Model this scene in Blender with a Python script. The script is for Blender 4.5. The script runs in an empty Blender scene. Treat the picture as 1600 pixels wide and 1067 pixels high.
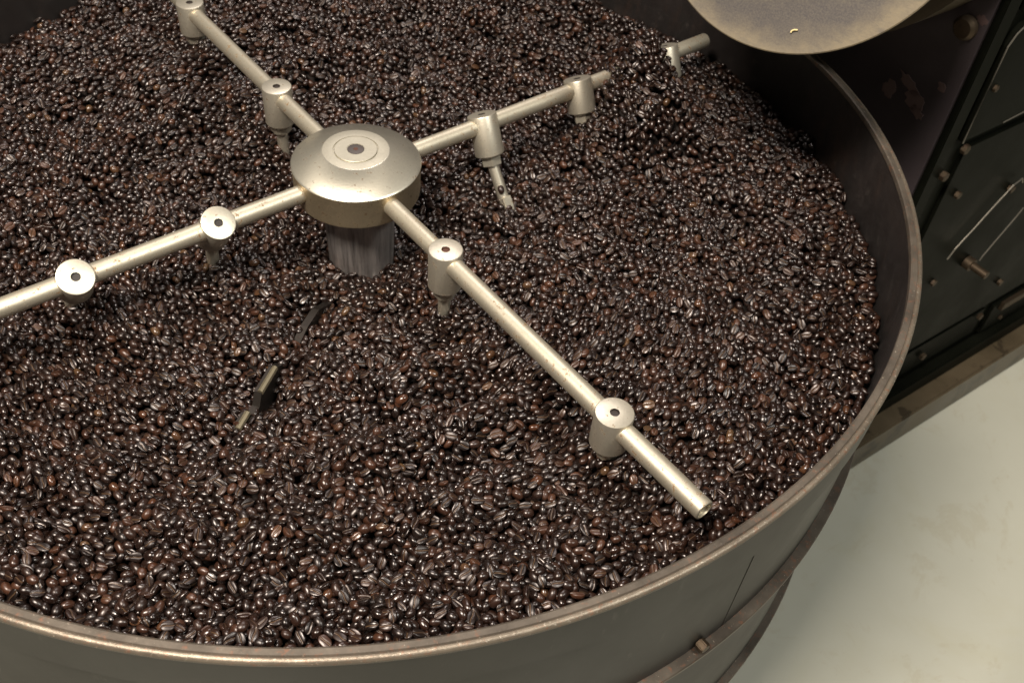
import bpy, bmesh, math, random
import numpy as np
from mathutils import Vector, Matrix, Euler
random.seed(4)
rng = np.random.default_rng(11)
S = 0.6                      # bowl radius in metres; layout numbers below are in bowl radii
C = bpy.context.scene.collection
sc = bpy.context.scene
R_ = math.radians

# ------------------------------------------------------------------ camera, world, lamps, exposure
CP = np.array([0, -1.50577122, 1.04079317]) * S
CR = np.array([0.98776558, -0.14017457, 0.06833921])
CU = np.array([0.05522884, 0.72426302, 0.68730841])
CF = np.array([0.14583872, 0.67512529, -0.72314377])
cd = bpy.data.cameras.new('camera')
cd.sensor_width = 36; cd.lens = 36 * 1540 / 1600
cd.clip_start = .02; cd.clip_end = 60
cd.dof.use_dof = True; cd.dof.focus_distance = .86; cd.dof.aperture_fstop = 11
cam = bpy.data.objects.new('camera', cd); C.objects.link(cam)
M4 = Matrix.Identity(4)
for i in range(3):
    M4[i][0] = CR[i]; M4[i][1] = CU[i]; M4[i][2] = -CF[i]; M4[i][3] = CP[i]
cam.matrix_world = M4
sc.camera = cam

w = bpy.data.worlds.new('World'); sc.world = w; w.use_nodes = True
bg = w.node_tree.nodes['Background']
bg.inputs[0].default_value = (1.0, .93, .82, 1); bg.inputs[1].default_value = .048

def area(name, loc, target, size, sizey, power, col):
    l = bpy.data.lights.new(name, 'AREA'); l.shape = 'RECTANGLE'; l.size = size; l.size_y = sizey
    l.energy = power; l.color = col
    o = bpy.data.objects.new(name, l); C.objects.link(o); o.location = loc
    o.rotation_euler = (Vector(target) - Vector(loc)).to_track_quat('-Z', 'Y').to_euler()
    return o
area('ceiling_lamp', (-.75, -1.0, 2.0), (0, 0, -.1), .7, .4, 84, (1, .90, .78))
area('ceiling_lamp_side', (1.6, -1.6, 2.5), (1.0, -.5, -.7), .5, .5, 44, (1, 1, .93))
area('ceiling_lamp_rear', (.2, 1.5, 2.3), (0, 0, -.1), 1.0, .3, 22, (1, .93, .90))

sc.view_settings.view_transform = 'Standard'; sc.view_settings.look = 'None'
sc.view_settings.exposure = .25; sc.view_settings.gamma = 1
sc.cycles.max_bounces = 6; sc.cycles.use_denoising = True

# ------------------------------------------------------------------ materials
def mat(name, base=(.5, .5, .5), rough=.5, metal=0, spec=.5, build=None):
    m = bpy.data.materials.new(name); m.use_nodes = True
    nt = m.node_tree; b = nt.nodes['Principled BSDF']
    b.inputs['Base Color'].default_value = (*base, 1); b.inputs['Roughness'].default_value = rough
    b.inputs['Metallic'].default_value = metal; b.inputs['Specular IOR Level'].default_value = spec
    if build: build(nt, b)
    return m
def N(nt, t, **k):
    n = nt.nodes.new(t)
    for a, v in k.items():
        if a in n.inputs.keys(): n.inputs[a].default_value = v
        else: setattr(n, a, v)
    return n
def noise(nt, scale, detail=5, rough=.6, coord='Object', sc3=None, dist=0):
    tc = nt.nodes.new('ShaderNodeTexCoord'); n = nt.nodes.new('ShaderNodeTexNoise')
    n.inputs['Scale'].default_value = scale; n.inputs['Detail'].default_value = detail
    n.inputs['Roughness'].default_value = rough; n.inputs['Distortion'].default_value = dist
    if sc3:
        mp = nt.nodes.new('ShaderNodeMapping'); mp.inputs['Scale'].default_value = sc3
        nt.links.new(tc.outputs[coord], mp.inputs[0]); nt.links.new(mp.outputs[0], n.inputs['Vector'])
    else: nt.links.new(tc.outputs[coord], n.inputs['Vector'])
    return n.outputs['Fac']
def ramp(nt, fac, stops):
    r = nt.nodes.new('ShaderNodeValToRGB'); e = r.color_ramp.elements
    while len(e) > 1: e.remove(e[-1])
    e[0].position = stops[0][0]; e[0].color = (*stops[0][1], 1)
    for p, c in stops[1:]:
        x = e.new(p); x.color = (*c, 1)
    nt.links.new(fac, r.inputs[0]); return r.outputs[0]
def mix(nt, fac, a, b, mode='MIX'):
    m = nt.nodes.new('ShaderNodeMix'); m.data_type = 'RGBA'; m.blend_type = mode
    for sock, v in ((m.inputs[0], fac), (m.inputs[6], a), (m.inputs[7], b)):
        if isinstance(v, (int, float)): sock.default_value = v
        elif isinstance(v, tuple): sock.default_value = (*v, 1)
        else: nt.links.new(v, sock)
    return m.outputs[2]
def bump(nt, b, h, strength=.3, dist=.001):
    n = nt.nodes.new('ShaderNodeBump'); n.inputs['Strength'].default_value = strength
    n.inputs['Distance'].default_value = dist
    nt.links.new(h, n.inputs['Height']); nt.links.new(n.outputs[0], b.inputs['Normal'])
g3 = lambda v: (v, v, v)

def b_metal(tint, dirt, r0, r1, aniso=None, amount=.62):
    def f(nt, b):
        n1 = noise(nt, 14, 8, .7); n2 = noise(nt, 160, 6, .75); n3 = noise(nt, 420, 3, .5, sc3=aniso)
        d = ramp(nt, n2, [(amount, g3(0)), (amount + .07, g3(1))])
        d1 = ramp(nt, n1, [(.42, g3(.0)), (.72, g3(.75))])
        base = mix(nt, d1, tint, tuple(c * .72 for c in tint))
        base = mix(nt, ramp(nt, n3, [(.3, g3(0)), (.8, g3(.28))]), base, tuple(c * .6 for c in tint))
        nt.links.new(mix(nt, d, base, dirt), b.inputs['Base Color'])
        m = nt.nodes.new('ShaderNodeMapRange'); m.inputs[3].default_value = r0; m.inputs[4].default_value = r1
        nt.links.new(n1, m.inputs[0]); nt.links.new(m.outputs[0], b.inputs['Roughness'])
        inv = nt.nodes.new('ShaderNodeMath'); inv.operation = 'MULTIPLY_ADD'
        inv.inputs[1].default_value = -.6; inv.inputs[2].default_value = .82
        nt.links.new(d, inv.inputs[0]); nt.links.new(inv.outputs[0], b.inputs['Metallic'])
        bump(nt, b, n3, .12, .0006)
    return f
NICKEL = (.70, .64, .52)
m_steel = mat('satin_nickel_steel', build=b_metal(NICKEL, (.22, .14, .07), .34, .5, amount=.60))
m_arm = mat('worn_nickel_tube', build=b_metal((.70, .635, .50), (.25, .155, .08), .40, .56, (1, 1, 1), .565))
def b_hub(nt, b):
    b_metal((.64, .60, .50), (.14, .08, .04), .30, .42, amount=.60)(nt, b)
    b.inputs['Anisotropic'].default_value = .6
    t = nt.nodes.new('ShaderNodeTangent'); t.direction_type = 'RADIAL'; t.axis = 'Z'
    nt.links.new(t.outputs[0], b.inputs['Tangent'])
m_hub = mat('turned_hub_steel', build=b_hub)
m_cap = mat('flat_cap_steel', build=b_metal((.58, .54, .44), (.16, .09, .045), .5, .6, amount=.65))
m_screw = mat('dark_screw_head', (.09, .075, .07), .55, .4)
m_skirt = mat('stained_hub_side', build=b_metal((.52, .43, .29), (.13, .08, .04), .34, .55, amount=.56))
def b_col(nt, b):
    n1 = noise(nt, 110, 5, .75, sc3=(1, 1, .06)); n2 = noise(nt, 30, 6, .7)
    c = ramp(nt, n1, [(.32, (.17, .15, .145)), (.5, (.40, .365, .35)), (.68, (.66, .61, .58))])
    c = mix(nt, ramp(nt, n2, [(.5, g3(0)), (.75, g3(.5))]), c, (.2, .16, .14))
    nt.links.new(c, b.inputs['Base Color']); nt.links.new(ramp(nt, n1, [(.3, g3(.52)), (.7, g3(.32))]), b.inputs['Roughness'])
    bump(nt, b, n1, .15, .0006)
m_column = mat('scuffed_column_steel', metal=.75, build=b_col)
m_rust = mat('rusty_screw_recess', (.10, .045, .03), .7, .3)
m_dark_hole = mat('dark_recess', (.03, .022, .018), .6)
m_blade = mat('blade_dark_steel', build=b_metal((.05, .042, .036), (.05, .04, .03), .4, .6))
m_blade_edge = mat('blade_worn_edge', build=b_metal((.36, .31, .21), (.2, .13, .07), .4, .5))

def b_inner(nt, b):
    n1 = noise(nt, 5, 9, .7); n2 = noise(nt, 45, 8, .72); n3 = noise(nt, 14, 6, .7, sc3=(1, 1, .35))
    c = ramp(nt, n1, [(.3, (.008, .0075, .007)), (.55, (.018, .014, .013)), (.75, (.034, .026, .023))])
    c = mix(nt, ramp(nt, n2, [(.58, g3(0)), (.72, g3(.7))]), c, (.055, .044, .038))
    c = mix(nt, ramp(nt, n3, [(.55, g3(0)), (.75, g3(.6))]), c, (.05, .028, .019))
    nt.links.new(c, b.inputs['Base Color'])
    nt.links.new(ramp(nt, n2, [(.3, g3(.42)), (.8, g3(.7))]), b.inputs['Roughness'])
    bump(nt, b, n2, .25, .001)
m_inner = mat('oily_black_bowl_lining', spec=.5, build=b_inner)
def b_outer(nt, b):
    n1 = noise(nt, 4, 8, .65); n2 = noise(nt, 60, 8, .7, sc3=(1, 1, .3)); n3 = noise(nt, 9, 4, .8, sc3=(1, 1, 6))
    c = ramp(nt, n1, [(.3, (.015, .014, .012)), (.7, (.032, .030, .026))])
    c = mix(nt, ramp(nt, n2, [(.62, g3(0)), (.75, g3(.6))]), c, (.09, .086, .075))
    c = mix(nt, ramp(nt, n3, [(.66, g3(0)), (.72, g3(.8))]), c, (.045, .04, .034))
    nt.links.new(c, b.inputs['Base Color'])
    nt.links.new(ramp(nt, n1, [(.3, g3(.36)), (.7, g3(.55))]), b.inputs['Roughness'])
    bump(nt, b, n2, .15, .0008)
m_outer = mat('dull_grey_green_bowl_paint', metal=.2, spec=.4, build=b_outer)
def b_rim(nt, b):
    n1 = noise(nt, 18, 8, .7); n2 = noise(nt, 130, 6, .7); n3 = noise(nt, 380, 3, .6)
    c = ramp(nt, n1, [(.3, (.075, .062, .050)), (.7, (.16, .132, .104))])
    c = mix(nt, ramp(nt, n2, [(.56, g3(0)), (.68, g3(.7))]), c, (.24, .11, .065))
    c = mix(nt, ramp(nt, n3, [(.66, g3(0)), (.74, g3(1))]), c, (.42, .36, .29))
    nt.links.new(c, b.inputs['Base Color'])
    nt.links.new(ramp(nt, n1, [(.3, g3(.35)), (.7, g3(.55))]), b.inputs['Roughness'])
    bump(nt, b, n2, .3, .001)
m_rim = mat('rubbed_brown_rim_steel', metal=.45, build=b_rim)

def b_rim_edge(nt, b):
    n1 = noise(nt, 25, 8, .7); n2 = noise(nt, 150, 6, .75); n3 = noise(nt, 420, 3, .6)
    c = ramp(nt, n1, [(.3, (.13, .105, .08)), (.7, (.26, .215, .165))])
    c = mix(nt, ramp(nt, n2, [(.54, g3(0)), (.64, g3(.8))]), c, (.26, .13, .08))
    c = mix(nt, ramp(nt, n3, [(.62, g3(0)), (.70, g3(.8))]), c, (.5, .44, .36))
    nt.links.new(c, b.inputs['Base Color']); bump(nt, b, n2, .4, .0012)
m_rim_edge = mat('scuffed_rim_edge', metal=.5, rough=.38, build=b_rim_edge)
def b_floor(nt, b):
    n1 = noise(nt, 1.6, 8, .6, 'Object'); n2 = noise(nt, 6.5, 10, .75, dist=.6); n3 = noise(nt, 38, 6, .7)
    n4 = noise(nt, 3.1, 6, .7, dist=1.2)
    c = ramp(nt, n1, [(.3, (.46, .45, .375)), (.7, (.55, .54, .455))])
    c = mix(nt, ramp(nt, n2, [(.56, g3(0)), (.61, g3(.22)), (.65, g3(.06)), (.9, g3(.2))]), c, (.38, .31, .19))
    c = mix(nt, ramp(nt, n3, [(.67, g3(0)), (.73, g3(.8))]), c, (.26, .19, .12))
    c = mix(nt, ramp(nt, n4, [(.55, g3(0)), (.75, g3(.30))]), c, (.47, .44, .30))
    nt.links.new(c, b.inputs['Base Color'])
    nt.links.new(ramp(nt, n1, [(.3, g3(.3)), (.7, g3(.46))]), b.inputs['Roughness'])
    bump(nt, b, n3, .05, .002)
m_floor = mat('painted_concrete_floor', build=b_floor)

def b_black(c0, c1, patch, pa=.66):
    def f(nt, b):
        n1 = noise(nt, 6, 7, .65); n2 = noise(nt, 16, 9, .72, dist=.4); n3 = noise(nt, 180, 4, .7)
        c = ramp(nt, n1, [(.3, c0), (.7, c1)])
        c = mix(nt, ramp(nt, n2, [(pa, g3(0)), (pa + .02, g3(.75))]), c, patch)
        c = mix(nt, ramp(nt, n3, [(.66, g3(0)), (.8, g3(.7))]), c, tuple(v * 2 for v in c1))
        nt.links.new(c, b.inputs['Base Color'])
        nt.links.new(ramp(nt, n1, [(.3, g3(.28)), (.7, g3(.5))]), b.inputs['Roughness'])
        bump(nt, b, n3, .2, .0006)
    return f
m_panel = mat('black_green_machine_enamel', spec=.03, build=b_black((.004, .0044, .0032), (.009, .0095, .0065), (.04, .035, .022), .72))
m_front = mat('charcoal_machine_enamel', spec=.4, build=b_black((.055, .043, .047), (.075, .060, .066), (.15, .085, .085), .645))
m_bead = mat('rubbed_panel_edge', (.16, .145, .12), .4, .4)
m_bolt = mat('tarnished_bolt', build=b_metal((.10, .072, .047), (.05, .026, .016), .45, .6, amount=.55))
def b_dust(nt, b):
    n1 = noise(nt, 11, 9, .7); n2 = noise(nt, 60, 8, .8, sc3=(.35, 1, 1)); n3 = noise(nt, 500, 3, .7)
    tc = nt.nodes.new('ShaderNodeTexCoord'); ln = nt.nodes.new('ShaderNodeVectorMath'); ln.operation = 'LENGTH'
    nt.links.new(tc.outputs['Object'], ln.inputs[0])
    a = nt.nodes.new('ShaderNodeMath'); a.operation = 'MULTIPLY_ADD'; a.inputs[1].default_value = .085
    nt.links.new(n1, a.inputs[0]); nt.links.new(ln.outputs['Value'], a.inputs[2])
    f = ramp(nt, a.outputs[0], [(.172, g3(0)), (.200, g3(1))])
    c = mix(nt, f, (.050, .042, .040), (.165, .130, .080))
    c = mix(nt, ramp(nt, n2, [(.46, g3(0)), (.66, g3(.85))]), c, (.075, .062, .05))
    c = mix(nt, ramp(nt, n3, [(.4, g3(0)), (.8, g3(.4))]), c, (.17, .145, .10))
    nt.links.new(c, b.inputs['Base Color'])
    bump(nt, b, n3, .2, .0005)
m_dust = mat('chaff_dusted_door_steel', rough=.62, metal=.2, build=b_dust)
m_dust_ring = mat('dusty_brown_drum_ring', build=b_black((.075, .058, .036), (.11, .085, .052), (.16, .12, .07), .7))
m_plinth = mat('dusty_plinth', build=b_black((.06, .045, .027), (.12, .09, .055), (.03, .022, .014), .56))
m_wire = mat('bare_wire', (.35, .32, .27), .35, .8)

def b_bean(nt, b):
    oi = nt.nodes.new('ShaderNodeObjectInfo')
    at = N(nt, 'ShaderNodeAttribute', attribute_name='crease')
    n1 = noise(nt, 260, 4, .6); n2 = noise(nt, 900, 3, .6)
    c = ramp(nt, oi.outputs['Random'], [(0, (.0035, .0018, .0014)), (.35, (.0075, .0033, .0023)), (.62, (.014, .0058, .0036)),
                                        (.86, (.030, .0125, .0075)), (.95, (.048, .018, .009)), (.985, (.075, .028, .013)), (1, (.10, .055, .026))])
    c = mix(nt, ramp(nt, n1, [(.35, g3(0)), (.75, g3(.55))]), c, (.020, .010, .0068))
    c = mix(nt, at.outputs['Fac'], c, (.15, .09, .05))
    nt.links.new(c, b.inputs['Base Color'])
    b.inputs['Specular Tint'].default_value = (1, .93, .91, 1)
    wn = nt.nodes.new('ShaderNodeMath'); wn.operation = 'MULTIPLY'; wn.inputs[1].default_value = 7.13
    fr = nt.nodes.new('ShaderNodeMath'); fr.operation = 'FRACT'
    nt.links.new(oi.outputs['Random'], wn.inputs[0]); nt.links.new(wn.outputs[0], fr.inputs[0])
    mr = nt.nodes.new('ShaderNodeMapRange'); mr.inputs[3].default_value = .24; mr.inputs[4].default_value = .38
    nt.links.new(fr.outputs[0], mr.inputs[0])
    ad = nt.nodes.new('ShaderNodeMath'); ad.operation = 'MULTIPLY_ADD'; ad.inputs[1].default_value = .05
    fa = N(nt, 'ShaderNodeAttribute', attribute_name='flat_side')
    nt.links.new(fa.outputs['Fac'], ad.inputs[0]); nt.links.new(mr.outputs[0], ad.inputs[2]); nt.links.new(ad.outputs[0], b.inputs['Roughness'])
    bump(nt, b, n1, .25, .0006)
m_bean = mat('oily_dark_roast', spec=.75, build=b_bean)

# ------------------------------------------------------------------ mesh helpers
def link(name, bm, m, parent=None, smooth=True, loc=None, mw=None):
    me = bpy.data.meshes.new(name); bmesh.ops.recalc_face_normals(bm, faces=bm.faces)
    bm.to_mesh(me); bm.free()
    for mm in (m if isinstance(m, (list, tuple)) else [m]): me.materials.append(mm)
    if smooth:
        me.polygons.foreach_set('use_smooth', [True] * len(me.polygons))
        me.set_sharp_from_angle(angle=R_(35))
    o = bpy.data.objects.new(name, me); C.objects.link(o)
    if parent: o.parent = parent
    if loc is not None: o.location = loc
    if mw is not None: o.matrix_local = mw
    return o
def lathe(profile, seg=96, mats=None, closed=False):
    """profile [(r,z)...] turned about z; mats = material index per profile span"""
    bm = bmesh.new(); rings = []
    for r, z in profile:
        if r < 1e-6: rings.append([bm.verts.new((0, 0, z))])
        else: rings.append([bm.verts.new((r * math.cos(2 * math.pi * i / seg), r * math.sin(2 * math.pi * i / seg), z)) for i in range(seg)])
    pairs = list(zip(rings[:-1], rings[1:])) + ([(rings[-1], rings[0])] if closed else [])
    for k, (a, b) in enumerate(pairs):
        for i in range(seg):
            j = (i + 1) % seg
            if len(a) == 1 and len(b) == 1: continue
            if len(a) == 1: f = bm.faces.new((a[0], b[i], b[j]))
            elif len(b) == 1: f = bm.faces.new((a[i], b[0], a[j]))
            else: f = bm.faces.new((a[i], b[i], b[j], a[j]))
            if mats: f.material_index = mats[k]
    return bm
def box(x0, x1, y0, y1, z0, z1, bev=0):
    bm = bmesh.new(); bmesh.ops.create_cube(bm, size=1)
    for v in bm.verts:
        v.co = Vector(((x0 + x1) / 2 + v.co.x * (x1 - x0), (y0 + y1) / 2 + v.co.y * (y1 - y0), (z0 + z1) / 2 + v.co.z * (z1 - z0)))
    if bev: bmesh.ops.bevel(bm, geom=bm.edges[:], offset=bev, segments=2, affect='EDGES')
    return bm
def prism(poly, t0, t1, bev=0):
    """polygon in XY extruded along z"""
    bm = bmesh.new(); a = [bm.verts.new((x, y, t0)) for x, y in poly]; b = [bm.verts.new((x, y, t1)) for x, y in poly]
    n = len(poly); bm.faces.new(a[::-1]); bm.faces.new(b)
    for i in range(n): bm.faces.new((a[i], a[(i + 1) % n], b[(i + 1) % n], b[i]))
    if bev: bmesh.ops.bevel(bm, geom=bm.edges[:], offset=bev, segments=2, affect='EDGES')
    return bm
def tube(pts, r, seg=10):
    bm = bmesh.new(); rings = []; pts = [Vector(p) for p in pts]
    for i, p in enumerate(pts):
        d = (pts[min(i + 1, len(pts) - 1)] - pts[max(i - 1, 0)]).normalized()
        q = d.to_track_quat('Z', 'Y')
        rings.append([bm.verts.new(p + q @ Vector((r * math.cos(2 * math.pi * k / seg), r * math.sin(2 * math.pi * k / seg), 0))) for k in range(seg)])
    for a, b in zip(rings[:-1], rings[1:]):
        for k in range(seg): bm.faces.new((a[k], a[(k + 1) % seg], b[(k + 1) % seg], b[k]))
    bm.faces.new(rings[0][::-1]); bm.faces.new(rings[-1]); return bm
def empty(name, label, cat, loc=(0, 0, 0), group=None):
    o = bpy.data.objects.new(name, None); C.objects.link(o); o.location = loc; o.empty_display_size = .05
    o['label'] = label; o['category'] = cat
    if group: o['group'] = group
    return o

# ------------------------------------------------------------------ setting: floor
ZF = -1.25 * S
bm = bmesh.new(); bmesh.ops.create_grid(bm, x_segments=8, y_segments=8, size=7)
fl = link('floor', bm, m_floor, smooth=False, loc=(0, 0, ZF)); fl['kind'] = 'structure'

# ------------------------------------------------------------------ cooling bowl
bowl = empty('cooling_bowl', 'large round steel cooling bowl full of dark beans, standing on the pale floor', 'cooling bowl', (0, 0, ZF))
up = Matrix.Translation((0, 0, -ZF))
Ri = .988 * S; Ro = 1.0 * S
zb = -.67 * S
link('wall', lathe([(Ri - .0015, -.0058), (Ri - .0015, zb + .02), (Ro - .004, zb), (Ro - .004, -.0058)], 192, [0, 0, 1, 1], True), [m_inner, m_outer], bowl, mw=up)
# rolled rim: a flat band with softened edges, upper lip slightly lighter
rp = [(Ri - .0035, -.004), (Ri - .003, -.001), (Ri - .0015, .0), (Ri + .0030, -.0002), (Ri + .0039, -.0015), (Ri + .0048, -.0005), (Ro - .0012, -.0005),
      (Ro + .0004, -.0012), (Ro + .0015, -.0028), (Ro + .0015, -.0045), (Ro + .0010, -.0062), (Ri - .0035, -.0062)]
link('rim', lathe(rp, 256, [0, 0, 0, 0, 1, 1, 1, 1, 0, 0, 0, 0], True), [m_rim, m_rim_edge], bowl, mw=up)
link('rim_band', lathe([(Ro - .003, -.0063), (Ro + .0002, -.0066), (Ro + .0002, -.052), (Ro - .003, -.053)], 192, closed=True), m_outer, bowl, mw=up)
for z, r in ((-.32, 1.008), (-.67, 1.005)):
    zz = z * S; rr = r * S
    link('flange', lathe([(Ro - .004, zz + .0028), (rr + .0006, zz + .0028), (rr + .0016, zz + .0016), (rr + .0016, zz - .0016), (rr + .0006, zz - .0028), (Ro - .004, zz - .0028)], 192, closed=True), m_rim, bowl, mw=up)
link('base_pan', lathe([(0, zb - .03), (.80 * S, zb - .03), (.93 * S, zb - .0085), (.93 * S, zb + .001), (0, zb + .001)], 96), m_outer, bowl, mw=up)
for a in (35, 125, 215, 305):
    x, y = .72 * S * math.cos(R_(a)), .72 * S * math.sin(R_(a))
    link('leg', lathe([(0, 0), (.045, 0), (.045, .008), (.022, .012), (.022, -ZF + zb - .031), (0, -ZF + zb - .031)], 24), m_outer, bowl, loc=(x, y, .001))
# vertical seams and flange bolts on the outside
def on_wall(px, py, z):      # azimuth on the outer wall of a seam seen at that height
    d = CF + CR * (px - 800) / 1540 - CU * (py - 533.5) / 1540; t = (z - CP[2]) / d[2]
    p = CP + t * d; return math.atan2(p[1], p[0])
for az in (on_wall(1172, 910, -.17 * S), on_wall(700, 1060, -.1 * S) - 1.1):
    q = Matrix.Rotation(az, 4, 'Z')
    link('seam', box(Ro - .0045, Ro - .0036, -.0006, .0006, -.32 * S + .005, -.053), m_dark_hole, bowl, mw=up @ q, smooth=False)
HEX = [(math.cos(R_(60 * k)), math.sin(R_(60 * k))) for k in range(6)]
for az in (on_wall(1098, 1015, -.31 * S), on_wall(1098, 1015, -.31 * S) - .9):
    mw = up @ Matrix.Rotation(az, 4, 'Z') @ Matrix.Translation((Ro - .0035, 0, -.32 * S + .011)) @ Matrix.Rotation(R_(90), 4, 'Y')
    link('flange_bolt', prism([(x * .0062, y * .0062) for x, y in HEX], 0, .009, .0008), m_bolt, bowl, mw=mw, smooth=False)

# ------------------------------------------------------------------ stirrer
PHI = -1.0536767; ZA = -.0895 * S
st = empty('bean_stirrer', 'four-armed bean stirrer of worn pale metal turning over the heap of beans', 'stirrer', (0, 0, ZA))
k = S
link('column', lathe([(0, -.6 * k), (.063 * k, -.6 * k), (.064 * k, -.20 * k), (.0685 * k, -.085 * k), (.0695 * k, -.05 * k), (.0695 * k, -.036 * k), (0, -.036 * k)], 96), m_column, st)
hub = link('hub', lathe([(0, -.0385 * k), (.112 * k, -.0385 * k), (.1165 * k, -.036 * k), (.1175 * k, -.030 * k), (.1185 * k, .0195 * k), (.1195 * k, .0225 * k), (.1193 * k, .0255 * k),
                         (.1165 * k, .0285 * k), (.063 * k, .0515 * k), (.0605 * k, .0525 * k), (.0415 * k, .0525 * k), (.0412 * k, .0505 * k), (.040 * k, .0505 * k), (0, .0505 * k)],
                        128, [1, 1, 1, 1, 1, 1, 0, 0, 0, 2, 2, 2, 2, 2]), [m_hub, m_skirt, m_cap], st)
link('cap_disc', lathe([(0, .0506 * k), (.0388 * k, .0506 * k), (.0392 * k, .0528 * k), (.0385 * k, .0534 * k), (.0168 * k, .0534 * k), (.0166 * k, .0526 * k), (0, .0526 * k)], 96), m_cap, hub)
link('screw', lathe([(0, .0527 * k), (.0155 * k, .0527 * k), (.0155 * k, .0532 * k), (.0148 * k, .0535 * k), (.0045 * k, .0535 * k), (.0040 * k, .0528 * k), (0, .0528 * k)], 48, [0, 0, 0, 0, 1, 1]), [m_screw, m_rust], hub)

TILT = dict(A=R_(0), B=R_(-38), C=R_(0), D=R_(-25))
ANG = dict(A=0, D=math.pi / 2, C=math.pi, B=-math.pi / 2)
BUSH = dict(A=(.286, .718), B=(.282, .528), C=(.3035, .698), D=(.2936, .544, .800))
END = dict(A=.910, B=.93, C=.93, D=.926)
ra = .0163 * k; rb = .0299 * k
def bushing_bm(h0):
    h1 = .0212 * k
    return lathe([(rb * .93, h0), (rb, h0 + .0015), (rb, h1 - .0012), (rb - .0005, h1 - .0003), (rb - .0014, h1), (.0075 * k, h1), (.0070 * k, h1 - .0024), (0, h1 - .0026)], 48, [0, 0, 0, 0, 0, 1, 1])
arms = {}
LABEL = dict(A='tube arm reaching down towards the front rim', B='tube arm leaving the picture on the left', C='tube arm leaving the picture at the top', D='tube arm partly buried under beans near the far wall')
for key in 'ABCD':
    L = END[key] * k
    prof = [(0, .108 * k), (ra, .108 * k), (ra, L - .0008), (ra - .0008, L), (ra - .0022, L), (ra - .0025, L - .003), (0, L - .003)]
    # lathe is about z: lay it along x
    bm = lathe(prof, 40)
    bmesh.ops.rotate(bm, verts=bm.verts, cent=(0, 0, 0), matrix=Matrix.Rotation(R_(90), 3, 'Y'))
    a = link('arm', bm, m_arm, st); a.rotation_euler = (0, 0, PHI + ANG[key]); a['label'] = LABEL[key]
    arms[key] = a
    for i, r in enumerate(BUSH[key]):
        t = TILT[key]
        mw = Matrix.Translation((r * k, 0, 0)) @ Matrix.Rotation(t, 4, 'X')
        hb0 = -.062 * k if i == 0 else -.050 * k; bs = bushing_bm(hb0)
        o = link('bushing', bs, [m_steel, m_rust if (key, i) == ('A', 0) else m_dark_hole], a, mw=mw)
        # nut under the bushing
        link('nut', prism([(x * .0215 * k, y * .0215 * k) for x, y in HEX], hb0 - .021 * k, hb0 - .0001 * k, .0006), m_steel, a, mw=mw @ Matrix.Translation((0, 0, -.07 * k)) @ Matrix.Rotation(R_(15 if (key, i) == ('B', 0) else 0), 4, 'X') @ Matrix.Translation((0, 0, .07 * k)), smooth=False)
        bend = Matrix.Translation((0, 0, -.07 * k)) @ Matrix.Rotation(R_(-11 if key == 'D' else 30 if (key, i) == ('B', 0) else 0), 4, 'X') @ Matrix.Translation((0, 0, .07 * k))
        link('rod', lathe([(0, -.079 * k), (.0115 * k, -.0791 * k), (.0115 * k, -.20 * k), (.0115 * k, -.30 * k), (0, -.30 * k)], 24), m_steel, a, mw=mw @ bend)
        if (key, i) == ('D', 0):
            link('blade_clamp', box(-.010 * k, .010 * k, -.014 * k, .014 * k, -.185 * k, -.152 * k, .001), m_steel, a, mw=mw @ bend)
# low sweep blade just breaking the surface of the beans in front of the column
az = math.atan2(-.47, -.205)
mw = Matrix.Rotation(az, 4, 'Z') @ Matrix.Translation((0, 0, .0815 * k))
zb0 = -.305 * k
bm = prism([(.065 * k, zb0), (.30 * k, zb0), (.50 * k, zb0), (.53 * k, zb0 + .02 * k), (.535 * k, -.208 * k), (.498 * k, -.208 * k), (.485 * k, -.228 * k), (.465 * k, -.228 * k), (.452 * k, -.207 * k), (.395 * k, -.206 * k), (.37 * k, -.222 * k), (.33 * k, -.24 * k), (.27 * k, -.228 * k), (.22 * k, -.232 * k), (.17 * k, -.262 * k), (.065 * k, -.292 * k)], -.004, .004)
bmesh.ops.rotate(bm, verts=bm.verts, cent=(0, 0, 0), matrix=Matrix.Rotation(R_(90), 3, 'X'))
bl = link('sweep_blade', bm, m_blade, st, smooth=False, mw=mw)
for r0_, r1_ in ((.395, .452), (.498, .533)):
    link('blade_edge', tube([(r0_ * k, .0025, -.2065 * k), (r1_ * k, .0025, -.2075 * k)], .0034, 8), m_blade_edge, bl)

# ------------------------------------------------------------------ roasting machine beside the bowl
U = Vector((.89352, .44901, 0)).normalized(); NN = Vector((.44901, -.89352, 0)).normalized()
mach = empty('roasting_machine', 'black enamelled roasting machine with bolted panels beside the bowl', 'roasting machine', (1.087 * U * S + .5 * NN * S) + Vector((0, 0, ZF)))
base = Matrix(((U.x, NN.x, 0, 0), (U.y, NN.y, 0, 0), (0, 0, 1, 0), (0, 0, 0, 1)))     # local x = along panel, y = out of panel, z up
inv = Matrix.Translation(-mach.location)
MB = inv @ base
def mp(name, bm, m, smooth=False, extra=None, parent=None):
    bm.transform(MB @ (extra or Matrix.Identity(4)))
    return link(name, bm, m, parent or mach, smooth=smooth)
def sbox(s0, s1, n0, n1, z0, z1, bev=0): return box(s0 * S, s1 * S, n0 * S, n1 * S, z0 * S, z1 * S, bev)
mp('body', sbox(1.090, 3.4, -1.6, .497, -1.1245, 1.3), m_panel)
mp('front_plate', sbox(1.080, 1.0895, -1.6, .49, -1.1245, 1.3), m_front)
mp('corner_strip', sbox(1.083, 1.128, .4975, .509, -1.055, 1.3, .0015), m_panel)
mp('plinth', sbox(1.06, 3.4, -1.5, .587, -1.2495, -1.125, .004), m_plinth)
mp('plinth_ledge', sbox(1.06, 3.4, .499, .535, -1.1245, -1.06, .003), m_panel)
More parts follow.
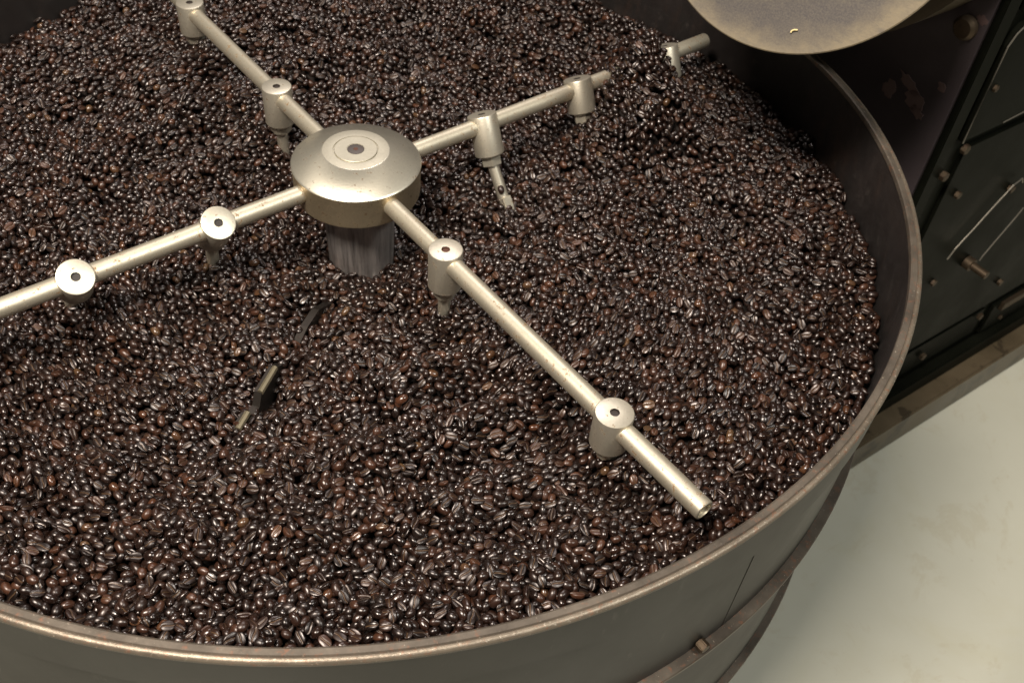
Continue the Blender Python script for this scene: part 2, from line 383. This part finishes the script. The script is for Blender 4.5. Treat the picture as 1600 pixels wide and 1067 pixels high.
def plate(name, poly, t, m=m_panel, n0=.4975, bead=True):
    bm = prism([(x * S, z * S) for x, z in poly], -t, 0, .0008)
    bmesh.ops.rotate(bm, verts=bm.verts, cent=(0, 0, 0), matrix=Matrix.Rotation(R_(90), 3, 'X'))   # (x,y,z)->(x,-z,y)
    bmesh.ops.translate(bm, verts=bm.verts, vec=(0, n0 * S, 0))
    return mp(name, bm, m)
# upper door plate with a rounded corner
door = [(1.150, -.104), (3.3, -.104), (3.3, .165), (1.215, .165), (1.18, .16), (1.158, .145), (1.146, .12)]
plate('door_panel', door, .008)
edge = [(1.150, -.104), (1.146, .12), (1.158, .145), (1.18, .16), (1.215, .165), (3.3, .165)]
mp('door_edge', tube([(x * S, .5135 * S, z * S) for x, z in edge], .0011, 6), m_bead)
plate('upper_panel', [(1.150, .19), (3.3, .19), (3.3, 1.2), (1.150, 1.2)], .007)
plate('middle_panel', [(1.190, -.90), (3.3, -.90), (3.3, -.135), (1.190, -.135)], .006)
plate('lower_panel', [(1.150, -1.03), (1.80, -1.03), (1.80, -.925), (1.150, -.925)], .004)
plate('lower_door', [(1.84, -1.05), (3.3, -1.05), (3.3, -.935), (1.84, -.935)], .008)
mp('panel_seam', tube([(1.29 * S, .511 * S, -.100 * S), (1.38 * S, .511 * S, -.095 * S), (1.75 * S, .511 * S, -.090 * S)], .0011, 6), m_bead)
mp('ledge_strip', sbox(1.875, 3.2, .509, .522, -.962, -.932, .001), m_bolt)
for s_, z_, r_, h_ in ((1.178, .019, .010, .008), (1.170, -.125, .014, .012), (1.133, -.182, .014, .012), (1.242, -.276, .012, .010), (1.50, -.357, .013, .012),
                       (1.766, -.796, .013, .010), (1.764, -.934, .014, .010), (1.925, -1.02, .010, .008), (1.52, -.972, .014, .010), (1.35, -.60, .012, .008)):
    n0 = .509 if z_ > -1.05 else .545
    mw = Matrix.Translation((s_ * S, n0 * S, z_ * S)) @ Matrix.Rotation(R_(-90), 4, 'X') @ Matrix.Rotation(random.random(), 4, 'Z')
    mp('bolt', prism([(x * r_ * .85 * S, y * r_ * .85 * S) for x, y in HEX], 0, h_ * S, .0006), m_bolt, extra=mw)
mw = Matrix.Translation((1.48 * S, .509 * S, -.588 * S)) @ Matrix.Rotation(R_(-90), 4, 'X')
mp('latch_pin', lathe([(0, 0), (.018 * S, 0), (.018 * S, .02 * S), (.011 * S, .021 * S), (.011 * S, .065 * S), (0, .066 * S)], 20), m_bolt, True, mw)
mp('wire_handle', tube([(s * S, .52 * S, z * S) for s, z in ((1.530, -.345), (1.519, -.329), (1.49, -.338), (1.463, -.366), (1.43, -.40), (1.40, -.435), (1.354, -.482), (1.34, -.51))], .0012, 6), m_wire)
mp('wire_stay', tube([(s * S, .52 * S, z * S) for s, z in ((1.62, -.46), (1.605, -.487), (1.56, -.55), (1.534, -.588), (1.53, -.60))], .0011, 6), m_bead)
m_patch = mat('dull_red_primer', (.125, .078, .074), .7)
prs = random.Random(5)
for k_, z_, w_, h_, an in ((.347, -.045, .017, .022, .2), (.386, -.010, .034, .012, -.5), (.408, -.036, .028, .022, -.7), (.425, -.056, .020, .012, -.3), (.475, .175, .012, .010, 0), (.455, .02, .010, .012, .4)):
    pl = []
    for i in range(18):
        t_ = i * math.pi / 9; rr_ = .65 + .5 * prs.random()
        x_, y_ = w_ * rr_ * math.cos(t_), h_ * rr_ * math.sin(t_)
        pl.append(((k_ + x_ * math.cos(an) - y_ * math.sin(an)) * S, (z_ + x_ * math.sin(an) + y_ * math.cos(an)) * S))
    bm = prism(pl, 0, .0004)
    M_ = Matrix(((0, 0, -1, 1.0797 * S), (1, 0, 0, 0), (0, 1, 0, 0), (0, 0, 0, 1)))
    mp('paint_chip', bm, m_patch, extra=M_)
# drum front behind the door
mw = Matrix.Translation((1.081 * S, .08 * S, .50 * S)) @ Matrix.Rotation(R_(-90), 4, 'Y')
mp('drum_ring', lathe([(.30 * S, 0), (.30 * S, .12 * S), (.455 * S, .131 * S), (.47 * S, .125 * S), (.47 * S, 0)], 96, closed=True), m_dust_ring, True, mw)
mp('drum_bolt', lathe([(0, 0), (.024 * S, 0), (.024 * S, .010 * S), (.018 * S, .016 * S), (0, .018 * S)], 20), m_bolt, True,
   Matrix.Translation((1.0795 * S, .453 * S, .150 * S)) @ Matrix.Rotation(R_(-90), 4, 'Y'))
# discharge door: dished round steel plate hanging open over the bowl, with its hinge arm
th, az = R_(60), R_(225)
nd = Vector((math.sin(th) * math.cos(az), math.sin(th) * math.sin(az), math.cos(th)))
dc = Vector((.746, .009, .443)) * S
q = nd.to_track_quat('Z', 'Y').to_matrix().to_4x4()
dr = .2637 * S
dw = Matrix.Translation(dc - mach.location) @ q
bm = lathe([(0, -.006), (dr * .7, -.006), (dr - .004, -.004), (dr, -.002), (dr, .0005), (dr - .001, .0012), (dr * .9, -.0004), (dr * .6, .0015), (0, .003)], 128)
dd = link('discharge_door', bm, m_dust, mach, mw=dw)
hb = Vector((1.08, 0, 0)).x
p0 = dc - nd * .008 + Vector((0, 0, .07)); p1 = (U * 1.082 + NN * -.15) * S + Vector((0, 0, .72 * S))
link('hinge_arm', tube([p0 - mach.location, p1 - mach.location], .012, 12), m_panel, mach)
# a curl of chaff stuck on the door
def door_at(px, py):
    d = Vector(CF + CR * (px - 800) / 1540 - CU * (py - 533.5) / 1540); c = Vector(CP)
    return c + d * ((dc - c).dot(nd) / d.dot(nd))
p = [door_at(*v) + nd * .002 for v in ((1236, 52), (1238, 49), (1242, 47.5), (1247, 48))]
ch = link('chaff_flake', tube([v for v in p], .0008, 5), mat('pale_chaff', (.75, .6, .3), .6))
ch['label'] = 'small pale curl of chaff stuck on the round dusty door'; ch['category'] = 'chaff'

# ------------------------------------------------------------------ coffee beans
def bean_mesh(name, L, W, T, seed, under=.30, split=1.0):
    r = np.random.default_rng(seed)
    th = np.linspace(0, math.pi, 17)
    lo = np.radians([-90, -86, -82.5, -78, -70, -55, -35, -15, -4])
    ph = np.concatenate([lo, np.radians([12, 38, 64, 90, 116, 142, 168]), (math.pi - lo[::-1])[:-1]])     # -90 .. 270
    a, b = L / 2, W / 2
    top = T * .80; bot = T * .20 * under / .30
    co = []; cr = []; fs = []
    amp = r.uniform(.0002, .0007) * r.choice([-1, 1])
    nz = r.normal(0, 1, (4, 3))
    for t in th[1:-1]:
        sx = np.sign(np.cos(t)) * abs(np.cos(t)) ** .92 * a
        st_ = math.sin(t) ** .86
        for p in ph:
            y = b * st_ * math.cos(p); z = math.sin(p)
            if z > 0: zz = top * st_ * z ** .95
            else: zz = bot * st_ * (-abs(z) ** .6)
            c = 0
            if z < 0:
                yc = y - amp * math.sin(sx / a * 2.6)
                g = math.exp(-(yc / .00042) ** 2) * min(1, st_ * 1.25)
                zz += g * .0013 * split
                c = g ** 1.5 * .8
            f = 1 + .035 * math.sin(nz[0, 0] + sx / a * 2.2 + p) + .02 * math.sin(nz[1, 0] * 3 + sx / a * 5 + 2 * p)
            co.append((sx, y * f, zz * f - (top - bot) / 2)); cr.append(c); fs.append(1.0 if z < -.1 else 0.0)
    n = len(ph); m_ = len(th) - 2
    e0 = len(co); co.append((a, 0, -(top - bot) / 2)); cr.append(0); fs += [0, 0]; co.append((-a, 0, -(top - bot) / 2)); cr.append(0)
    F = []
    for i in range(m_ - 1):
        for j in range(n): F.append((i * n + j, i * n + (j + 1) % n, (i + 1) * n + (j + 1) % n, (i + 1) * n + j))
    for j in range(n):
        F.append((e0, (j + 1) % n, j)); F.append((e0 + 1, (m_ - 1) * n + j, (m_ - 1) * n + (j + 1) % n))
    me = bpy.data.meshes.new(name); me.from_pydata(co, [], F); me.update()
    bmm = bmesh.new(); bmm.from_mesh(me); bmesh.ops.recalc_face_normals(bmm, faces=bmm.faces); bmm.to_mesh(me); bmm.free()
    at = me.attributes.new('crease', 'FLOAT', 'POINT'); at.data.foreach_set('value', cr)
    at = me.attributes.new('flat_side', 'FLOAT', 'POINT'); at.data.foreach_set('value', fs)
    me.polygons.foreach_set('use_smooth', [True] * len(me.polygons)); me.materials.append(m_bean)
    return me
VAR = [bean_mesh('coffee_bean',   .0112 * a, .0079 * b, .0056 * c, i + 3, u_, s_) for i, (a, b, c, u_, s_) in enumerate(
    [(1, 1, 1, .3, 1), (1.07, .95, .95, .3, 1.2), (.93, 1.0, 1.05, .4, .9), (1.02, .9, 1.0, .5, 1), (.95, 1.06, .92, .3, 1.5), (.88, .95, 1.1, .7, .8), (1.1, 1.02, 1.0, .25, 1), (1.0, .93, .86, .3, 1.3)])]

cell = .0015; W_ = .6; n = int(2 * W_ / cell)
gx = (np.arange(n) + .5) * cell - W_
X, Y = np.meshgrid(gx, gx, indexing='ij'); RR = np.hypot(X, Y) / S; AZ = np.arctan2(Y, X)
def adiff(a, b): return (a - b + math.pi) % (2 * math.pi) - math.pi
def terrain(X, Y):
    r = np.hypot(X, Y) / S; az = np.arctan2(Y, X)
    z = -.200 + 0 * r
    z += .045 * (1 - np.exp(-(np.maximum(r - .5, 0) / .35) ** 2))
    ZC = z * 0 + np.exp(-(np.maximum(r - .06, 0) / .11) ** 2)
    z -= .045 * np.exp(-(np.maximum(r - .06, 0) / .08) ** 2) + .052 * np.exp(-(np.maximum(r - .06, 0) / .26) ** 2)
    z += .022 * np.sin(az * 2 + r * 5 + .6) * np.exp(-((r - .65) / .3) ** 2)
    def blob(a, rc, sa, sr, h):
        return h * np.exp(-(adiff(az, a) * r / sa) ** 2 - ((r - rc) / sr) ** 2)
    D = PHI + math.pi / 2
    z += blob(D - .02, .675, .13, .072, .165) + blob(D - .22, .70, .14, .17, .06) + blob(D + .25, .72, .12, .14, -.02)
    z += blob(PHI - .35, .62, .14, .2, .022) + blob(PHI - .05, .78, .05, .16, -.02)
    z += blob(PHI + math.pi + .2, .62, .1, .17, .03) + blob(PHI + math.pi + .45, .68, .07, .17, -.03)
    bz = math.atan2(-.47, -.205)
    z += blob(bz + .03, .24, .03, .1, -.026) + blob(bz + .07, .42, .03, .10, -.026) + blob(bz - .2, .35, .06, .12, .012)
    z += (1 - ZC) * .009 * np.sin(X * 55 + 2 * np.sin(Y * 31)) + (1 - ZC) * .008 * np.sin(Y * 71 + 1.5 * np.sin(X * 43) + 1) + .006 * np.sin((X + Y) * 120 + 2)
    sw = np.exp(-((r - .62) / .28) ** 2)
    z += .016 * sw * np.sin(r * 42 + 2.2 * np.sin(az * 3 + 1) + az * 2) * (.5 + .5 * np.sin(az * 4 - PHI * 4 + .9))
    z += .020 * sw * np.sin(az * 5 + 3 * np.sin(r * 7) + 2)
    z += blob(PHI - .55, .55, .16, .16, .022) + blob(PHI - .98, .62, .06, .25, -.020) + blob(PHI - .18, .60, .05, .22, -.018)
    z += blob(D - .16, .56, .09, .09, .05) + blob(D + .12, .62, .05, .12, -.02)
    for a0, am in ((PHI - .42, .024), (PHI + math.pi - .35, .022), (PHI - math.pi / 2 - .4, .016), (D - .45, .016)):
        s2 = np.exp(-(adiff(az, a0) / .33) ** 2 - ((r - .60) / .24) ** 2)
        z += am * s2 * (np.abs((r * 7.5 + .35 * np.sin(az * 3 + a0) + a0) % 1 - .5) * 4 - 1)
    return z * S
TG = terrain(X, Y)
H = TG - .0105 + rng.uniform(-.002, .002, TG.shape)
H[RR > 1.05] = -.2
ea, eb, ec = .0054, .0039, .00275
hw = 4; off = np.arange(-hw, hw + 1) * cell
PX, PY = np.meshgrid(off, off, indexing='ij')
beans = []
rmax = (.988 * S - .0015 - .0056); rmin = .0605 * S + .004
pitch = .0185
flowz = lambda x, y: np.clip(np.exp(-((np.hypot(x, y) / S - .62) / .27) ** 2) * (.55 + .6 * np.sin(np.arctan2(y, x) * 4 - PHI * 4 + .9)), 0, 1)
for it in range(64):
    ox, oy = rng.uniform(0, pitch, 2)
    cx = np.arange(-W_ + ox - pitch, W_, pitch); cy = np.arange(-W_ + oy - pitch, W_, pitch)
    GX, GY = np.meshgrid(cx, cy, indexing='ij'); GX = GX.ravel(); GY = GY.ravel()
    Kc = 7; j = .0042
    qx = GX[:, None] + rng.uniform(-j, j, (len(GX), Kc)); qy = GY[:, None] + rng.uniform(-j, j, (len(GX), Kc))
    r = np.hypot(qx, qy); ok = (r < rmax) & (r > rmin)
    ix = np.clip(((qx + W_) / cell).astype(int), hw, n - hw - 1); iy = np.clip(((qy + W_) / cell).astype(int), hw, n - hw - 1)
    # mean local height above target, pick the lowest spot
    sc_ = 0
    for dx, dy in ((0, 0), (2, 0), (-2, 0), (0, 2), (0, -2)): sc_ = sc_ + (H[ix + dx, iy + dy] - TG[ix + dx, iy + dy])
    sc_ = np.where(ok, sc_, 9)
    b_ = sc_.argmin(1); ar = np.arange(len(GX)); keep = sc_[ar, b_] < 5 * .0022
    x = qx[ar, b_][keep]; y = qy[ar, b_][keep]; ix = ix[ar, b_][keep]; iy = iy[ar, b_][keep]; m_ = len(x)
    if m_ == 0: continue
    P = H[ix[:, None, None] + np.arange(-hw, hw + 1)[None, :, None], iy[:, None, None] + np.arange(-hw, hw + 1)[None, None, :]]
    wgt = np.exp(-(PX ** 2 + PY ** 2) / .0045 ** 2)
    den = (wgt * PX ** 2).sum()
    Pm = P - P.mean((1, 2), keepdims=True)
    sx = (Pm * wgt * PX).sum((1, 2)) / den; sy = (Pm * wgt * PY).sum((1, 2)) / den
    sx = np.clip(sx, -.8, .8) * .8 + rng.normal(0, .26, m_); sy = np.clip(sy, -.8, .8) * .8 + rng.normal(0, .26, m_)
    nrm = np.stack([-sx, -sy, np.ones(m_)], 1)
    onedge = rng.random(m_) < .10
    rnd = rng.normal(0, 1, (m_, 3)); rnd[:, 2] = abs(rnd[:, 2]) * .4
    nrm[onedge] = rnd[onedge]
    nrm /= np.linalg.norm(nrm, axis=1, keepdims=True)
    fl_ = flowz(x, y); yaw = rng.uniform(0, 2 * math.pi, m_)
    tang = np.arctan2(y, x) + math.pi / 2
    al = rng.random(m_) < fl_ * 1.1
    yaw = np.where(al, tang + rng.normal(0, .26, m_) + math.pi * (rng.random(m_) < .5), yaw)
    xa = np.stack([np.cos(yaw), np.sin(yaw), np.zeros(m_)], 1)
    xa -= nrm * (xa * nrm).sum(1, keepdims=True); xa /= np.linalg.norm(xa, axis=1, keepdims=True)
    ya = np.cross(nrm, xa); Rm = np.stack([xa, ya, nrm], 2)
    s = rng.uniform(.88, 1.1, m_)
    ax = np.array([ea, eb, ec])[None] * s[:, None]
    A = np.einsum('mik,mk,mjk->mij', Rm, 1 / ax ** 2, Rm)
    px, py = PX[None], PY[None]
    m33 = A[:, 2, 2][:, None, None]
    B = A[:, 0, 2][:, None, None] * px + A[:, 1, 2][:, None, None] * py
    Cc = A[:, 0, 0][:, None, None] * px ** 2 + 2 * A[:, 0, 1][:, None, None] * px * py + A[:, 1, 1][:, None, None] * py ** 2 - 1
    disc = B ** 2 - m33 * Cc; ins = disc > 0; sq = np.sqrt(np.maximum(disc, 0))
    zt = (-B + sq) / m33; zl = (-B - sq) / m33
    need = np.where(ins, P - zl, -9).reshape(m_, -1)
    srt = np.sort(need, 1); z = srt[:, -3] - .0004          # settle a touch into its neighbours
    good = z < TG[ix, iy] + .0042
    x, y, z, ix, iy, Rm, s, zt, ins, P = x[good], y[good], z[good], ix[good], iy[good], Rm[good], s[good], zt[good], ins[good], P[good]
    NP_ = np.where(ins, np.maximum(P, zt + z[:, None, None]), P)
    H[ix[:, None, None] + np.arange(-hw, hw + 1)[None, :, None], iy[:, None, None] + np.arange(-hw, hw + 1)[None, None, :]] = NP_
    flip = rng.random(len(x)) < .30
    Rm = Rm.copy(); Rm[flip, :, 1] *= -1; Rm[flip, :, 2] *= -1
    for q_ in range(len(x)): pass
    beans.append((np.stack([x, y, z], 1), Rm, s))
pos = np.concatenate([b[0] for b in beans]); rot = np.concatenate([b[1] for b in beans]); scl = np.concatenate([b[2] for b in beans])
# drop beans that ended fully buried
ix = ((pos[:, 0] + W_) / cell).astype(int); iy = ((pos[:, 1] + W_) / cell).astype(int)
top = H[ix, iy]; vis = pos[:, 2] > top - .017
pos, rot, scl = pos[vis], rot[vis], scl[vis]; depth = (top[vis] - pos[:, 2])
idx = rng.integers(0, len(VAR), len(pos))
print('beans', len(pos))
# the nearest ones that show in the picture become objects of their own
rel = pos - CP; zc = rel @ CF; px = 800 + 1540 * (rel @ CR) / zc; py = 533.5 - 1540 * (rel @ CU) / zc
inside = (px > 8) & (px < 1592) & (py > 8) & (py < 1059) & (depth < .0048)
t = (0 - CP[2]) / (rel[:, 2]); hit = CP + rel * t[:, None]           # where the sight line crosses rim level
inside &= np.hypot(hit[:, 0], hit[:, 1]) < .972 * S
order = np.argsort(np.where(inside, np.linalg.norm(rel, axis=1), 1e9)); near = order[:297]
mask = np.ones(len(pos), bool); mask[near] = False
for i in near:
    o = bpy.data.objects.new('coffee_bean', VAR[idx[i]]); C.objects.link(o)
    m4 = Matrix([[*(rot[i][a] * scl[i]), pos[i][a]] for a in range(3)] + [[0, 0, 0, 1]]); o.matrix_world = m4
    o['label'] = 'glossy dark roasted coffee bean lying in the heap just inside the front rim'
    o['category'] = 'coffee bean'; o['group'] = 'coffee beans along the front rim'
# the bean perched on the slanting rod
o = bpy.data.objects.new('coffee_bean', VAR[0]); C.objects.link(o)
o['label'] = 'single dark coffee bean perched on the slanting rod'; o['category'] = 'coffee bean'
def at_dist(px, py, dist):
    d = CF + CR * (px - 800) / 1540 - CU * (py - 533.5) / 1540; return CP + d * dist
rod_m = Matrix.Rotation(PHI + ANG['D'], 4, 'Z') @ Matrix.Translation((.2936 * k, 0, 0)) @ Matrix.Rotation(TILT['D'], 4, 'X')
pr = Matrix.Translation((0, 0, ZA)) @ rod_m @ Matrix.Translation((0, 0, -.07 * k)) @ Matrix.Rotation(R_(-11), 4, 'X') @ Matrix.Translation((0, 0, .07 * k)) @ Vector((0, 0, -.137 * k)); dirc = (Vector(CP) - pr).normalized()
o.matrix_world = Matrix.Translation(pr + dirc * .0092) @ dirc.to_track_quat('Z', 'X').to_matrix().to_4x4() @ Matrix.Rotation(.3, 4, 'Z')

# the rest: one mass
pc = bpy.data.meshes.new('coffee_beans'); P3 = pos[mask]; R3 = rot[mask]; m_ = len(P3)
pc.from_pydata([tuple(v) for v in P3], [], [])
q0 = np.array([tuple(Matrix(r.tolist()).to_euler('XYZ')) for r in R3])
a = pc.attributes.new('bean_rot', 'FLOAT_VECTOR', 'POINT'); a.data.foreach_set('vector', q0.astype(np.float32).ravel())
a = pc.attributes.new('bean_scale', 'FLOAT', 'POINT'); a.data.foreach_set('value', scl[mask].astype(np.float32))
a = pc.attributes.new('bean_kind', 'INT', 'POINT'); a.data.foreach_set('value', idx[mask].astype(np.int32))
heap = bpy.data.objects.new('coffee_beans', pc); C.objects.link(heap); heap['kind'] = 'stuff'
heap['label'] = 'heap of glossy dark roasted coffee beans filling the cooling bowl'; heap['category'] = 'coffee beans'
vc = bpy.data.collections.new('bean_shapes')
for i, me in enumerate(VAR): vc.objects.link(bpy.data.objects.new('bean_shape_%d' % i, me))
ng = bpy.data.node_groups.new('scatter', 'GeometryNodeTree')
ng.interface.new_socket('Geometry', in_out='INPUT', socket_type='NodeSocketGeometry')
ng.interface.new_socket('Geometry', in_out='OUTPUT', socket_type='NodeSocketGeometry')
gi = ng.nodes.new('NodeGroupInput'); go = ng.nodes.new('NodeGroupOutput')
ci = ng.nodes.new('GeometryNodeCollectionInfo'); ci.inputs['Collection'].default_value = vc
ci.inputs['Separate Children'].default_value = True; ci.inputs['Reset Children'].default_value = True
io = ng.nodes.new('GeometryNodeInstanceOnPoints'); io.inputs['Pick Instance'].default_value = True
def attr(nm, ty):
    a = ng.nodes.new('GeometryNodeInputNamedAttribute'); a.data_type = ty; a.inputs['Name'].default_value = nm; return a.outputs['Attribute']
e2r = ng.nodes.new('FunctionNodeEulerToRotation')
ng.links.new(attr('bean_rot', 'FLOAT_VECTOR'), e2r.inputs[0]); ng.links.new(e2r.outputs[0], io.inputs['Rotation'])
ng.links.new(attr('bean_scale', 'FLOAT'), io.inputs['Scale']); ng.links.new(attr('bean_kind', 'INT'), io.inputs['Instance Index'])
ng.links.new(gi.outputs[0], io.inputs['Points']); ng.links.new(ci.outputs[0], io.inputs['Instance']); ng.links.new(io.outputs[0], go.inputs[0])
md = heap.modifiers.new('scatter', 'NODES'); md.node_group = ng
# unseen under-layer of the heap so that no light leaks between the beans
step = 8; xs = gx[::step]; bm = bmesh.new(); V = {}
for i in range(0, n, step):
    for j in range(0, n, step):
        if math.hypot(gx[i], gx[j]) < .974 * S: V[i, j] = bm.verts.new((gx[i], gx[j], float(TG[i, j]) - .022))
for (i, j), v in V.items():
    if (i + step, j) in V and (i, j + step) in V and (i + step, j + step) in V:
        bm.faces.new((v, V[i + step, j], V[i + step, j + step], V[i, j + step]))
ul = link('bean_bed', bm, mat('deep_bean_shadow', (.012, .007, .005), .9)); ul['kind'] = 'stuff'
ul['label'] = 'dark depths of the bean heap between the top beans'; ul['category'] = 'coffee beans'
